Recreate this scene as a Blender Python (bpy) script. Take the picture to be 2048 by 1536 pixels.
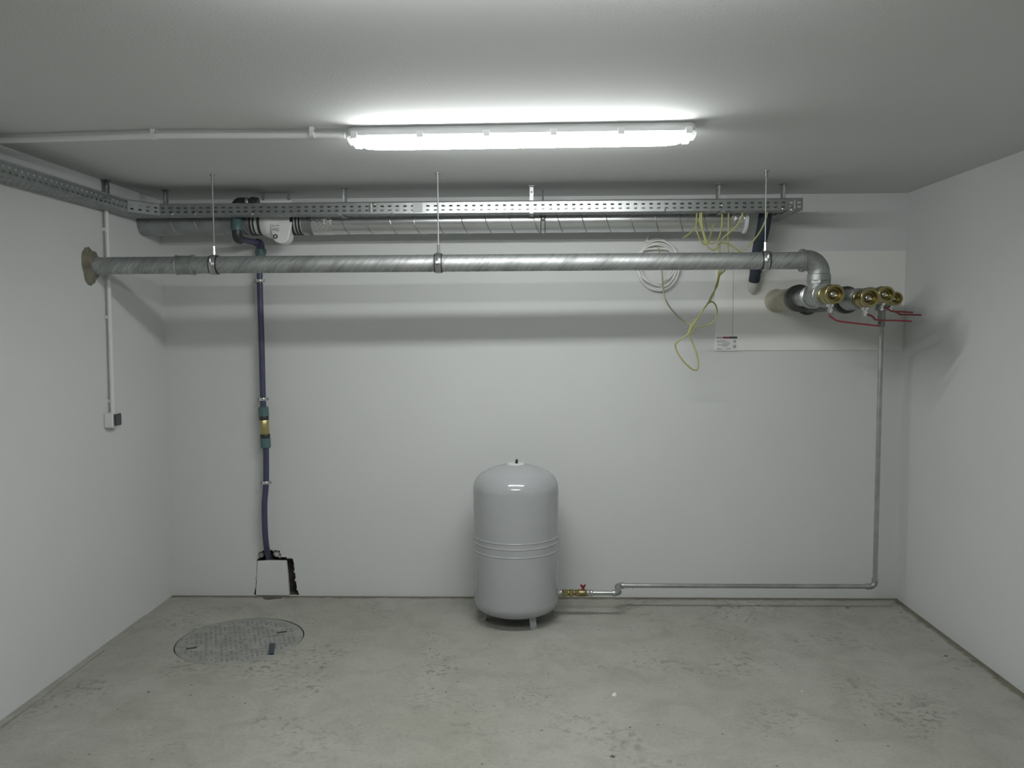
import bpy, bmesh, math, random
from mathutils import Vector, Matrix
random.seed(7)
for o in list(bpy.data.objects): bpy.data.objects.remove(o)
SC = bpy.context.scene
COL = SC.collection

# ------------------------------------------------------------------ camera
F_PX, YAW, PITCH, ROLL, DIST, CAM_Z = 1645.96, .02815979, .06651053, -.00482793, 4.68267685, 1.55
XL, XR, H, YF = -2.1316, 2.0663, 2.2927, -7.6      # room: left, right, height, wall behind the camera (back wall is y = 0)
CAM = Vector((0, -DIST, CAM_Z))
FW = Vector((-math.sin(YAW)*math.cos(PITCH), math.cos(YAW)*math.cos(PITCH), -math.sin(PITCH)))
_r = Vector((math.cos(YAW), math.sin(YAW), 0)); _u = _r.cross(FW)
RT = math.cos(ROLL)*_r + math.sin(ROLL)*_u
UP = -math.sin(ROLL)*_r + math.cos(ROLL)*_u
cd = bpy.data.cameras.new('camera'); cam = bpy.data.objects.new('camera', cd); COL.objects.link(cam)
cd.sensor_fit = 'HORIZONTAL'; cd.sensor_width = 36; cd.lens = F_PX/2048*36; cd.clip_start = .02; cd.clip_end = 60
cam.matrix_world = Matrix(((RT.x, UP.x, -FW.x, CAM.x), (RT.y, UP.y, -FW.y, CAM.y), (RT.z, UP.z, -FW.z, CAM.z), (0, 0, 0, 1)))
SC.camera = cam

# ------------------------------------------------------------------ light and exposure
LAMP_STRENGTH = 62.0
w = bpy.data.worlds.new('world'); SC.world = w; w.use_nodes = True
w.node_tree.nodes['Background'].inputs[0].default_value = (0, 0, 0, 1)
w.node_tree.nodes['Background'].inputs[1].default_value = 0
vs = SC.view_settings
vs.view_transform = 'Standard'; vs.look = 'None'; vs.gamma = 1; vs.use_curve_mapping = False
vs.exposure = 0.0

# ------------------------------------------------------------------ pixel helpers (2048 x 1536 frame)
def ray(x, y): return FW + RT*((x-1024)/F_PX) + UP*((768-y)/F_PX)
def at(x, y, p):                    # point at distance p in front of the back wall
    d = ray(x, y); t = (-p-CAM.y)/d.y; return CAM + d*t
def on_ceiling(x, y): d = ray(x, y); return CAM + d*((H-CAM.z)/d.z)
def on_floor(x, y): d = ray(x, y); return CAM + d*((0-CAM.z)/d.z)
def on_left(x, y): d = ray(x, y); return CAM + d*((XL-CAM.x)/d.x)

# ------------------------------------------------------------------ materials
def new_mat(name):
    m = bpy.data.materials.new(name); m.use_nodes = True
    nt = m.node_tree; b = nt.nodes['Principled BSDF']; return m, nt, b
def mat(name, col, rough=.5, metal=0., var=.0, scale=8., bump=0., bscale=60., col2=None, spec=None, coat=0.):
    m, nt, b = new_mat(name)
    b.inputs['Base Color'].default_value = (*col, 1); b.inputs['Roughness'].default_value = rough; b.inputs['Metallic'].default_value = metal
    if spec is not None: b.inputs['Specular IOR Level'].default_value = spec
    if coat: b.inputs['Coat Weight'].default_value = coat; b.inputs['Coat Roughness'].default_value = .05
    tc = nt.nodes.new('ShaderNodeTexCoord')
    if var or col2:
        n = nt.nodes.new('ShaderNodeTexNoise'); n.inputs['Scale'].default_value = scale; n.inputs['Detail'].default_value = 5
        nt.links.new(tc.outputs['Object'], n.inputs['Vector'])
        r = nt.nodes.new('ShaderNodeValToRGB'); r.color_ramp.elements[0].position = .32; r.color_ramp.elements[1].position = .68
        c2 = col2 or tuple(c*(1-var) for c in col)
        r.color_ramp.elements[0].color = (*c2, 1); r.color_ramp.elements[1].color = (*col, 1)
        nt.links.new(n.outputs['Fac'], r.inputs['Fac']); nt.links.new(r.outputs['Color'], b.inputs['Base Color'])
    if bump:
        n2 = nt.nodes.new('ShaderNodeTexNoise'); n2.inputs['Scale'].default_value = bscale; n2.inputs['Detail'].default_value = 4
        nt.links.new(tc.outputs['Object'], n2.inputs['Vector'])
        bp = nt.nodes.new('ShaderNodeBump'); bp.inputs['Strength'].default_value = bump; bp.inputs['Distance'].default_value = .01
        nt.links.new(n2.outputs['Fac'], bp.inputs['Height']); nt.links.new(bp.outputs['Normal'], b.inputs['Normal'])
    return m
M = {}
M['paint'] = mat('wall_paint', (.66, .675, .67), .85, var=.03, scale=1.6, bump=.06, bscale=140, spec=.25)
M['ceiling'] = mat('ceiling_paint', (.66, .675, .67), .9, var=.03, scale=1.2, bump=.06, bscale=120, spec=.2)
M['board'] = mat('white_board', (.80, .80, .775), .8, var=.03, scale=3, bump=.03, spec=.25)
M['cavity'] = mat('raw_masonry', (.16, .15, .12), .95, var=.5, scale=30, bump=.6, bscale=50)
M['plaster'] = mat('plaster', (.62, .62, .60), .9, var=.25, scale=20, bump=.4, bscale=60)
M['foam'] = mat('sealing_foam', (.25, .235, .18), .95, var=.45, scale=25, bump=.8, bscale=60)
M['galv'] = mat('galvanised_steel', (.56, .58, .58), .33, 1., var=.22, scale=18, bump=.03, bscale=90)
M['galv_cast'] = mat('galvanised_casting', (.42, .44, .43), .48, .85, var=.3, scale=25, bump=.15, bscale=120)
M['zinc'] = mat('zinc_sheet', (.42, .44, .435), .38, 1., var=.14, scale=14)
M['zinc_dull'] = mat('zinc_sheet_dull', (.42, .44, .44), .55, 1., var=.2, scale=14)
M['duct'] = mat('duct_sheet', (.66, .68, .68), .24, .85, var=.08, scale=9)
M['rod'] = mat('threaded_rod_zinc', (.36, .37, .37), .55, .9)
M['chrome'] = mat('chrome', (.8, .8, .8), .12, 1.)
M['ball'] = mat('chromed_ball', (.55, .56, .56), .16, 1.)
M['brass'] = mat('brass', (.40, .345, .165), .30, 1., var=.2, scale=30)
M['brass_dull'] = mat('brass_dull', (.36, .31, .17), .4, 1., var=.3, scale=30)
M['red'] = mat('red_lever_coating', (.21, .028, .038), .5)
M['black'] = mat('black_rubber', (.02, .021, .021), .6)
M['blackpl'] = mat('black_plastic', (.028, .03, .03), .4)
M['blue'] = mat('blue_polyethylene', (.062, .066, .125), .42, var=.15, scale=12)
M['teal'] = mat('teal_plastic', (.085, .16, .155), .42, var=.12, scale=20)
M['amber'] = mat('yellowish_brass_body', (.50, .44, .20), .3, .7, var=.2, scale=40)
M['wrap'] = mat('dark_blue_insulation', (.028, .045, .065), .6, var=.3, scale=20, bump=.2, bscale=80)
M['wplastic'] = mat('white_plastic', (.72, .73, .72), .35, bump=.0)
M['lightplastic'] = mat('light_grey_plastic', (.60, .61, .605), .4)
M['cablew'] = mat('white_cable', (.80, .80, .77), .5)
M['cabley'] = mat('yellow_cable', (.41, .40, .15), .5, var=.2, scale=14)
M['cableg'] = mat('dull_yellow_cable', (.40, .39, .26), .5, var=.2, scale=14)
M['tank'] = mat('grey_enamel', (.395, .41, .42), .09, var=.03, scale=4, spec=.85)
M['tape'] = mat('grey_tape', (.16, .165, .17), .5)
M['foil'] = mat('aluminium_foil', (.72, .73, .73), .2, 1., bump=1., bscale=45)
M['housing'] = mat('lamp_housing_grey', (.52, .53, .53), .5)
M['label'] = mat('label_paper', (.74, .74, .74), .6)
M['ink'] = mat('printed_ink', (.07, .075, .075), .6)
M['inkgrey'] = mat('printed_grey', (.36, .37, .38), .6)
M['inkred'] = mat('printed_red', (.22, .035, .05), .6)
M['dark'] = mat('dark_front', (.07, .08, .08), .45)
M['scrap'] = mat('dark_blue_scrap', (.035, .055, .075), .5)
M['sleeve'] = mat('beige_pipe_sleeve', (.50, .48, .38), .75, var=.25, scale=12, bump=.15)
M['darkcast'] = mat('dark_steel_flange', (.10, .105, .10), .4, .6, var=.3, scale=20)

def wrapped_pipe():                 # galvanised pipe whose zinc shows slanting bands
    m, nt, b = new_mat('banded_galvanised_pipe')
    b.inputs['Metallic'].default_value = .95
    tc = nt.nodes.new('ShaderNodeTexCoord'); mp = nt.nodes.new('ShaderNodeMapping')
    mp.inputs['Rotation'].default_value = (0, math.radians(-42), 0)
    nt.links.new(tc.outputs['Object'], mp.inputs['Vector'])
    sb = nt.nodes.new('ShaderNodeMapping'); sb.inputs['Scale'].default_value = (13, 4, 2.2); nt.links.new(mp.outputs['Vector'], sb.inputs['Vector'])
    wv = nt.nodes.new('ShaderNodeTexNoise'); wv.inputs['Scale'].default_value = 1; wv.inputs['Detail'].default_value = 3
    nt.links.new(sb.outputs['Vector'], wv.inputs['Vector'])
    n = nt.nodes.new('ShaderNodeTexNoise'); n.inputs['Scale'].default_value = 1; n.inputs['Detail'].default_value = 6
    st = nt.nodes.new('ShaderNodeMapping'); st.inputs['Scale'].default_value = (110, 24, 14); nt.links.new(mp.outputs['Vector'], st.inputs['Vector'])
    nt.links.new(st.outputs['Vector'], n.inputs['Vector'])
    mx = nt.nodes.new('ShaderNodeMix'); mx.data_type = 'FLOAT'; mx.inputs[0].default_value = .5
    nt.links.new(wv.outputs['Fac'], mx.inputs[2]); nt.links.new(n.outputs['Fac'], mx.inputs[3])
    r = nt.nodes.new('ShaderNodeValToRGB')
    r.color_ramp.elements[0].position = .36; r.color_ramp.elements[0].color = (.29, .305, .30, 1)
    r.color_ramp.elements[1].position = .64; r.color_ramp.elements[1].color = (.56, .58, .575, 1)
    nt.links.new(mx.outputs[0], r.inputs['Fac']); nt.links.new(r.outputs['Color'], b.inputs['Base Color'])
    rr = nt.nodes.new('ShaderNodeMapRange'); rr.inputs['From Min'].default_value = .36; rr.inputs['From Max'].default_value = .64; rr.inputs['To Min'].default_value = .72; rr.inputs['To Max'].default_value = .46
    nt.links.new(mx.outputs[0], rr.inputs['Value']); nt.links.new(rr.outputs['Result'], b.inputs['Roughness'])
    return m
M['pipe'] = wrapped_pipe()

def concrete():
    m, nt, b = new_mat('concrete_floor'); b.inputs['Roughness'].default_value = .8; b.inputs['Specular IOR Level'].default_value = .3
    L = nt.links.new; N = nt.nodes.new
    geo = N('ShaderNodeNewGeometry')
    def noise(s, d=6, dist=0.):
        n = N('ShaderNodeTexNoise'); n.inputs['Scale'].default_value = s; n.inputs['Detail'].default_value = d; n.inputs['Distortion'].default_value = dist
        L(geo.outputs['Position'], n.inputs['Vector']); return n
    def ramp(src, p0, c0, p1, c1):
        r = N('ShaderNodeValToRGB'); r.color_ramp.elements[0].position = p0; r.color_ramp.elements[0].color = (*c0, 1)
        r.color_ramp.elements[1].position = p1; r.color_ramp.elements[1].color = (*c1, 1); L(src, r.inputs['Fac']); return r
    def mul(a, bb, f=1.):
        x = N('ShaderNodeMix'); x.data_type = 'RGBA'; x.blend_type = 'MULTIPLY'; x.inputs[0].default_value = f
        L(a, x.inputs[6]); L(bb, x.inputs[7]); return x.outputs[2]
    big = ramp(noise(1.3, 5, .6).outputs['Fac'], .3, (.345, .343, .298), .7, (.415, .416, .376))
    mid = ramp(noise(7, 7, .8).outputs['Fac'], .3, (.86, .86, .85), .6, (1, 1, 1))
    fine = ramp(noise(60, 4).outputs['Fac'], .3, (.90, .90, .89), .55, (1, 1, 1))
    c = mul(big.outputs[0], mid.outputs[0]); c = mul(c, fine.outputs[0])
    # scuffed patches of dark grit where the floor was walked on
    area = ramp(noise(2.6, 4, .4).outputs['Fac'], .50, (0, 0, 0), .68, (.85, .85, .85))
    grit = ramp(noise(30, 8, .6).outputs['Fac'], .36, (.55, .55, .54), .48, (1, 1, 1))
    gx = N('ShaderNodeMix'); gx.data_type = 'RGBA'; gx.blend_type = 'MULTIPLY'; L(area.outputs[0], gx.inputs[0]); L(c, gx.inputs[6]); L(grit.outputs[0], gx.inputs[7]); c = gx.outputs[2]
    v = N('ShaderNodeTexVoronoi'); v.inputs['Scale'].default_value = 9; L(geo.outputs['Position'], v.inputs['Vector'])
    sp = ramp(v.outputs['Distance'], .035, (.5, .5, .48), .065, (1, 1, 1)); c = mul(c, sp.outputs[0])
    # dirt lying along the foot of the walls
    sx = N('ShaderNodeSeparateXYZ'); L(geo.outputs['Position'], sx.inputs[0])
    def mth(op, a, bb=None, va=None, vb=None):
        x = N('ShaderNodeMath'); x.operation = op
        if a is not None: L(a, x.inputs[0])
        elif va is not None: x.inputs[0].default_value = va
        if bb is not None: L(bb, x.inputs[1])
        elif vb is not None: x.inputs[1].default_value = vb
        return x.outputs[0]
    d1 = mth('SUBTRACT', None, sx.outputs['X'], va=XR); d2 = mth('MULTIPLY', sx.outputs['Y'], vb=-1.)
    dm = mth('MINIMUM', d1, d2)
    wob = mth('MULTIPLY', noise(18, 6).outputs['Fac'], vb=.05)
    e = mth('SUBTRACT', dm, wob)
    edge = ramp(e, .0, (.52, .49, .43), .022, (1, 1, 1)); c = mul(c, edge.outputs[0])
    L(c, b.inputs['Base Color'])
    bp = N('ShaderNodeBump'); bp.inputs['Strength'].default_value = .12; bp.inputs['Distance'].default_value = .01
    L(noise(45, 6).outputs['Fac'], bp.inputs['Height']); L(bp.outputs['Normal'], b.inputs['Normal'])
    return m
M['floor'] = concrete()
M['cover'] = mat('cast_cover', (.33, .335, .31), .75, var=.3, scale=12, bump=.4, bscale=70)
M['tread'] = mat('cover_tread', (.27, .275, .262), .75, var=.3, scale=20)

def emission(name, col, s):
    m = bpy.data.materials.new(name); m.use_nodes = True; nt = m.node_tree; nt.nodes.clear()
    e = nt.nodes.new('ShaderNodeEmission'); e.inputs[0].default_value = (*col, 1); e.inputs[1].default_value = s
    o = nt.nodes.new('ShaderNodeOutputMaterial'); nt.links.new(e.outputs[0], o.inputs[0]); return m
M['lit'] = emission('lit_diffuser', (.985, 1., .99), LAMP_STRENGTH)
def clear():
    m, nt, b = new_mat('clear_plastic'); b.inputs['Roughness'].default_value = .12; b.inputs['Base Color'].default_value = (.9, .93, .93, 1)
    t = nt.nodes.new('ShaderNodeBsdfTransparent'); x = nt.nodes.new('ShaderNodeMixShader'); x.inputs[0].default_value = .45
    nt.links.new(t.outputs[0], x.inputs[1]); nt.links.new(b.outputs[0], x.inputs[2])
    nt.links.new(x.outputs[0], nt.nodes['Material Output'].inputs[0]); return m
M['clear'] = clear()

# ------------------------------------------------------------------ mesh helpers
class MB:
    def __init__(s): s.v = []; s.f = []
    def add(s, vs, fs):
        b = len(s.v); s.v += [tuple(x) for x in vs]; s.f += [tuple(i+b for i in f) for f in fs]; return s
    def box(s, x0, x1, y0, y1, z0, z1):
        x0, x1 = sorted((x0, x1)); y0, y1 = sorted((y0, y1)); z0, z1 = sorted((z0, z1))
        return s.add([(x0,y0,z0),(x1,y0,z0),(x1,y1,z0),(x0,y1,z0),(x0,y0,z1),(x1,y0,z1),(x1,y1,z1),(x0,y1,z1)],
                     [(0,3,2,1),(4,5,6,7),(0,1,5,4),(1,2,6,5),(2,3,7,6),(3,0,4,7)])
    def tube(s, pts, rad, seg=20, cap=True):
        pts = [Vector(p) for p in pts]; n = len(pts)
        rad = rad if isinstance(rad, (list, tuple)) else [rad]*n
        tang = []
        for i in range(n):
            a = pts[max(i-1, 0)]; b = pts[min(i+1, n-1)]; d = b-a
            tang.append(d.normalized() if d.length > 1e-9 else (tang[-1] if tang else Vector((0,0,1))))
        t0 = tang[0]; ref = Vector((0,0,1)) if abs(t0.z) < .9 else Vector((1,0,0))
        nrm = (ref - t0*ref.dot(t0)).normalized(); vs = []; fs = []
        for i in range(n):
            t = tang[i]; nrm = (nrm - t*nrm.dot(t)).normalized(); bi = t.cross(nrm)
            for k in range(seg):
                a = 2*math.pi*k/seg; vs.append(pts[i] + (nrm*math.cos(a)+bi*math.sin(a))*rad[i])
        for i in range(n-1):
            for k in range(seg):
                k2 = (k+1) % seg; fs.append((i*seg+k, i*seg+k2, (i+1)*seg+k2, (i+1)*seg+k))
        if cap: fs.append(tuple(range(seg-1, -1, -1))); fs.append(tuple((n-1)*seg+k for k in range(seg)))
        return s.add(vs, fs)
    def lathe(s, org, axis, prof, seg=24, cap=True, rot=0.):     # prof: (distance along axis, radius)
        org = Vector(org); ax = Vector(axis).normalized(); ref = Vector((0,0,1)) if abs(ax.z) < .9 else Vector((1,0,0))
        u = (ref-ax*ref.dot(ax)).normalized(); v = ax.cross(u); vs = []; fs = []
        for t, r in prof:
            for k in range(seg):
                a = 2*math.pi*k/seg+rot; vs.append(org+ax*t+(u*math.cos(a)+v*math.sin(a))*r)
        for i in range(len(prof)-1):
            for k in range(seg):
                k2 = (k+1) % seg; fs.append((i*seg+k, i*seg+k2, (i+1)*seg+k2, (i+1)*seg+k))
        if cap: fs.append(tuple(range(seg-1, -1, -1))); fs.append(tuple((len(prof)-1)*seg+k for k in range(seg)))
        return s.add(vs, fs)
    def prism(s, poly, vec):         # polygon of 3D points pushed along vec
        n = len(poly); vec = Vector(vec); a = [Vector(p) for p in poly]; b = [p+vec for p in a]
        return s.add(a+b, [tuple(range(n-1, -1, -1)), tuple(range(n, 2*n))]+[(i, (i+1) % n, n+(i+1) % n, n+i) for i in range(n)])
    def build(s, name, m, parent=None, smooth=35, bevel=0., bseg=2, org=None):
        me = bpy.data.meshes.new(name); me.from_pydata(s.v, [], s.f); me.update()
        bm = bmesh.new(); bm.from_mesh(me); bmesh.ops.recalc_face_normals(bm, faces=bm.faces); bm.to_mesh(me); bm.free()
        if smooth:
            me.polygons.foreach_set('use_smooth', [True]*len(me.polygons)); me.set_sharp_from_angle(angle=math.radians(smooth))
        me.materials.append(M[m] if isinstance(m, str) else m)
        o = bpy.data.objects.new(name, me); COL.objects.link(o)
        if bevel:
            b = o.modifiers.new('bevel', 'BEVEL'); b.width = bevel; b.segments = bseg; b.limit_method = 'ANGLE'; b.angle_limit = math.radians(40)
        if parent: attach(o, parent)
        return o
def attach(o, parent):
    o.parent = parent; o.matrix_parent_inverse = parent_world(parent).inverted()
def parent_world(o):
    m = Matrix.LocRotScale(o.location, o.rotation_euler, o.scale)
    return parent_world(o.parent) @ o.matrix_parent_inverse @ m if o.parent else m
def tag(o, label, cat, group=None):
    o['label'] = label; o['category'] = cat
    if group: o['group'] = group
    return o
def thing(name, label, cat, loc=(0,0,0), group=None):
    o = bpy.data.objects.new(name, None); COL.objects.link(o); o.location = loc; o.empty_display_size = .05
    return tag(o, label, cat, group)
def struct(o): o['kind'] = 'structure'; return o
def smooth_path(pts, n=8):
    pts = [Vector(p) for p in pts]; out = []
    for i in range(len(pts)-1):
        p0 = pts[max(i-1, 0)]; p1 = pts[i]; p2 = pts[i+1]; p3 = pts[min(i+2, len(pts)-1)]
        for k in range(n):
            t = k/n; out.append(.5*((2*p1)+(p2-p0)*t+(2*p0-5*p1+4*p2-p3)*t*t+(3*p1-p0-3*p2+p3)*t**3))
    return out+[pts[-1]]
def bend(a, corner, b, R, n=10):     # points of a rounded corner
    a, c, b = Vector(a), Vector(corner), Vector(b); d1 = (a-c).normalized(); d2 = (b-c).normalized()
    th = d1.angle(d2); t = R/math.tan(th/2); s0 = c+d1*t; s1 = c+d2*t; cen = c+(d1+d2).normalized()*(R/math.sin(th/2))
    v0 = s0-cen; v1 = s1-cen; tot = v0.angle(v1); ax = v0.cross(v1).normalized()
    return [cen+Matrix.Rotation(tot*k/n, 3, ax) @ v0 for k in range(n+1)]
def fill_with_holes(outer, holes):   # 2D polygon with holes -> verts, faces
    bm = bmesh.new()
    for loop in [outer]+holes:
        vs = [bm.verts.new((x, y, 0)) for x, y in loop]
        for i in range(len(vs)): bm.edges.new((vs[i], vs[(i+1) % len(vs)]))
    bmesh.ops.triangle_fill(bm, edges=bm.edges[:], use_beauty=True)
    bm.verts.index_update(); v = [(q.co.x, q.co.y) for q in bm.verts]; f = [tuple(x.index for x in q.verts) for q in bm.faces]; bm.free(); return v, f

# ================================================================== the setting
# floor with the round shaft under the cover and the broken gap under the wall patch
MC = Vector((-1.485, -.68, 0)); MR = .312
circ = [(MC.x+MR*math.cos(a*math.pi/32), MC.y+MR*math.sin(a*math.pi/32)) for a in range(64)]
g = [on_floor(*q) for q in ((524,1193),(566,1193.5),(563,1197),(549,1198),(536,1200),(527,1198))]
gap = [(q.x, min(q.y, -.004)) for q in g]
fv, ff = fill_with_holes([(XL, YF), (XR, YF), (XR, 0), (XL, 0)], [circ, gap])
mb = MB(); mb.add([(x, y, 0) for x, y in fv], ff)
for loop, dpt in ((circ, .06), (gap, .05)):
    n = len(loop); mb.add([(x, y, 0) for x, y in loop]+[(x, y, -dpt) for x, y in loop], [(i, (i+1) % n, n+(i+1) % n, n+i) for i in range(n)]+[tuple(range(n, 2*n))])
mb.box(XL-.1, XR+.1, YF-.1, .14, -.16, -.10)
struct(mb.build('floor', 'floor', smooth=0))
struct(MB().box(XL-.1, XR+.1, YF-.1, .14, H, H+.1).build('ceiling', 'ceiling', smooth=0))
struct(MB().box(XL-.1, XL, YF-.1, .14, 0, H).build('wall_left', 'paint', smooth=0))
struct(MB().box(XR, XR+.1, YF-.1, .14, 0, H).build('wall_right', 'paint', smooth=0))
struct(MB().box(XL, XR, YF-.1, YF, 0, H).build('wall_front', 'paint', smooth=0))
# back wall with the broken-out niche round the foot of the blue pipe
nic = [(508,1192),(511,1175),(513,1150),(514,1122),(515,1110),(519,1104),(527,1101),(545,1100),(559,1101),(562,1107),(563,1114),(575,1114.5),(585,1116),(588,1127),(590,1145),(592,1160),(594,1178),(599,1191)]
niche = []
for x, y in nic:
    q = at(x, y, 0); niche.append((q.x, max(q.z, .006)))
wv_, wf_ = fill_with_holes([(XL, 0), (XR, 0), (XR, H), (XL, H)], [niche])
bw = MB().add([(x, 0, z) for x, z in wv_], wf_); bw.box(XL, XR, .12, .14, 0, H)
wb = struct(bw.build('wall_back', 'paint', smooth=0))
n = len(niche); cav = MB().add([(x, 0, z) for x, z in niche]+[(x, .09, z) for x, z in niche], [(i, (i+1) % n, n+(i+1) % n, n+i) for i in range(n)]+[tuple(range(n, 2*n))])
cav.build('niche', 'cavity', wb, smooth=0)
# crumbling plaster along the niche edge
for i in range(26):
    t = random.random()*(n-1); i0 = int(t); a = Vector((niche[i0][0], 0, niche[i0][1])); b = Vector((niche[(i0+1) % n][0], 0, niche[(i0+1) % n][1]))
    c = a.lerp(b, t-i0); r = random.uniform(.004, .009)
    if c.z < .02: continue
    MB().lathe(c+Vector((0, .004, -r)), (random.uniform(-.4, .4), random.uniform(-.4, .4), 1), [(0, r*.5), (r, r*random.uniform(.8, 1.2)), (2*r, r*.4)], seg=6).build('plaster_crumb', 'plaster', wb, smooth=0)
# screed strip along the left wall
ml = MB()
pts = []
yy = -.35
while yy > YF: pts.append((XL+.052+random.uniform(-.006, .006)+.02*math.sin(yy*1.3), yy)); yy -= .12
L_ = len(pts); v = [(XL, y, .005) for x, y in pts]+[(x, y, .004) for x, y in pts]+[(x+.003, y, -.002) for x, y in pts]
ml.add(v, [(i, i+1, L_+i+1, L_+i) for i in range(L_-1)]+[(L_+i, L_+i+1, 2*L_+i+1, 2*L_+i) for i in range(L_-1)])
tr1 = struct(ml.build('trim_1', 'floor', smooth=0))
jg = MB(); jp = [(x+.003, y) for x, y in pts if -2.6 < y < -.8]; n_ = len(jp); wd = [.0005+.0018*random.random() for _ in jp]
jg.add([(x-w_, y, .0008) for (x, y), w_ in zip(jp, wd)]+[(x+w_, y, .0008) for (x, y), w_ in zip(jp, wd)], [(i, i+1, n_+i+1, n_+i) for i in range(n_-1)])
jg.build('joint_gap', 'cavity', tr1, smooth=0)

# plaster patch standing in the niche
q = [at(*p_, 0) for p_ in ((515,1122),(545,1121),(573,1121.5),(576,1150),(579,1192),(560,1193),(535,1193.5),(512,1190),(514,1150))]
pp = MB().prism([Vector((k.x, -.006, max(k.z, .003))) for k in q], (0, .022, 0)).build('plaster_patch', 'paint', smooth=0, bevel=.003)
tag(pp, 'square pale plaster patch in broken-out niche below blue pipe', 'plaster patch')
# loose plaster lump at the top of the niche behind the pipe
lump = thing('mortar_fill', 'crumbly beige mortar packed around blue pipe foot in niche', 'mortar', at(540, 1108, 0))
for (x, y, rr) in ((521,1108,.02), (553,1106,.022), (560,1111,.014), (517,1112,.014)):
    c = at(x, y, -.03); MB().lathe(c+Vector((0,0,-rr)), (.1,.2,1), [(0, rr*.5), (rr*.6, rr), (rr*1.4, rr*.95), (rr*2, rr*.4)], seg=9).build('lump', 'plaster', lump, smooth=0)

# white board fixed to the wall behind the valves
a0 = at(1432, 503, .012); a1 = at(1806, 700, .012)
bd = thing('white_wall_board', 'white board fixed flat on the back wall behind brass valves', 'board', (a0.x, 0, a1.z))
seam = at(1467, 600, .012).x
MB().box(a0.x, seam-.0008, -.007, 0, a1.z, a0.z).build('board_sheet', 'board', bd, smooth=0, bevel=.002)
MB().box(seam+.0008, XR, -.007, 0, a1.z, a0.z).build('board_sheet', 'board', bd, smooth=0, bevel=.002)
l0 = at(1432.5, 673, .0135); l1 = at(1475, 702, .0135); lw = l1.x-l0.x; lh = l0.z-l1.z
lab = MB().box(l0.x, l1.x, -.0085, -.007, l1.z, l0.z).build('printed_label', 'label', bd, smooth=0)
lab['label'] = 'small white printed label with dark and red header bar'
def ink(x0, x1, z0, z1, m, nm): MB().box(l0.x+lw*x0, l0.x+lw*x1, -.0092, -.0085, l1.z+lh*z0, l1.z+lh*z1).build(nm, m, lab, smooth=0)
ink(.02, .32, .86, .97, 'inkgrey', 'header_bar'); ink(.32, .62, .86, .98, 'inkred', 'header_bar'); ink(.62, .99, .85, .99, 'ink', 'header_bar')
for z, x0, x1 in ((.70,.04,.5),(.60,.04,.62),(.50,.3,.68),(.42,.06,.6),(.34,.3,.55),(.14,.04,.26),(.16,.48,.7)): ink(x0, x1, z-.025, z+.025, 'inkgrey', 'print_line')
ink(.81, .93, .56, .74, 'inkgrey', 'print_mark'); ink(.80, .94, .20, .42, 'inkgrey', 'print_mark')

# ================================================================== lamps
def batten(label, e0, e1, group):
    e0 = Vector(e0); e1 = Vector(e1); ax = (e1-e0); Ln = ax.length; ax.normalize(); sd = Vector((0,0,1)).cross(ax)
    t = thing('fluorescent_lamp', label, 'lamp', (e0+e1)/2, group)
    def P(u, s_, z): return e0+ax*u+sd*s_+Vector((0,0,z))
    def loft(secs, m, nm, **k):       # secs: (u, [(side, z)...])
        k_ = len(secs[0][1]); vs_ = []; fs_ = []
        for u, pr in secs: vs_ += [P(u, a, b) for a, b in pr]
        for i in range(len(secs)-1):
            for j in range(k_): j2 = (j+1) % k_; fs_.append((i*k_+j, i*k_+j2, (i+1)*k_+j2, (i+1)*k_+j))
        fs_ += [tuple(range(k_-1, -1, -1)), tuple((len(secs)-1)*k_+j for j in range(k_))]
        return MB().add(vs_, fs_).build(nm, m, t, **k)
    def hs(w, z0, z1): return [(-w*.72, z0), (w*.72, z0), (w, (z0+z1)/2), (w, z1), (-w, z1), (-w, (z0+z1)/2)]
    loft([(0.005, hs(.036, -.004, -.030)), (.02, hs(.044, -.0005, -.034)), (Ln-.02, hs(.044, -.0005, -.034)), (Ln-.005, hs(.036, -.004, -.030))], 'housing', 'housing', bevel=.002)
    def cover(w, zb, n_=14):
        return [(w*math.cos(math.pi*k/n_), -.035-(zb-.035)*math.sin(math.pi*k/n_)**.7) for k in range(n_+1)]
    loft([(.048, cover(.034, .066)), (.07, cover(.0385, .074)), (.12, cover(.040, .078)), (Ln-.12, cover(.040, .078)), (Ln-.07, cover(.0385, .074)), (Ln-.048, cover(.034, .066))], 'lit', 'diffuser')
    for s_, u0, u1 in ((0, .046, .0), (1, Ln-.046, Ln)):
        d = (u1-u0)
        ec = loft([(u0, cover(.038, .073)), (u0+d*.45, cover(.037, .072)), (u0+d*.55, cover(.033, .064)), (u0+d*.85, cover(.031, .060)), (u1, cover(.022, .050))], 'clear', 'end_cap')
        c = P(u0+d*.5, 0, -.055)
        MB().lathe(c-ax*.008, ax, [(0, .012), (.016, .012)], seg=14).build('tube_socket', 'wplastic', ec)
    for k in range(6):
        u = .03+(Ln-.06)*k/5
        for sg in (-1, 1):
            c = P(u, sg*.046, -.032); MB().add([c+ax*a*.012+sd*sg*b+Vector((0,0,z)) for a in (-1,1) for b in (-.002,.004) for z in (-.012,.012)],
                [(0,1,3,2),(4,6,7,5),(0,4,5,1),(2,3,7,6),(0,2,6,4),(1,5,7,3)]).build('clip', 'lightplastic', t, smooth=0, bevel=.0015)
    return t
c0 = on_ceiling(697, 258); c1 = on_ceiling(1391, 247)
batten('glowing tubular ceiling lamp hung parallel to the galvanised pipe', (c0.x, c0.y, H), (c1.x, c1.y, H), 'tubular ceiling lamps')
batten('second glowing tubular ceiling lamp nearer the room entrance wall', (-.69, -3.18, H), (.58, -3.18, H), 'tubular ceiling lamps')

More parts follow.
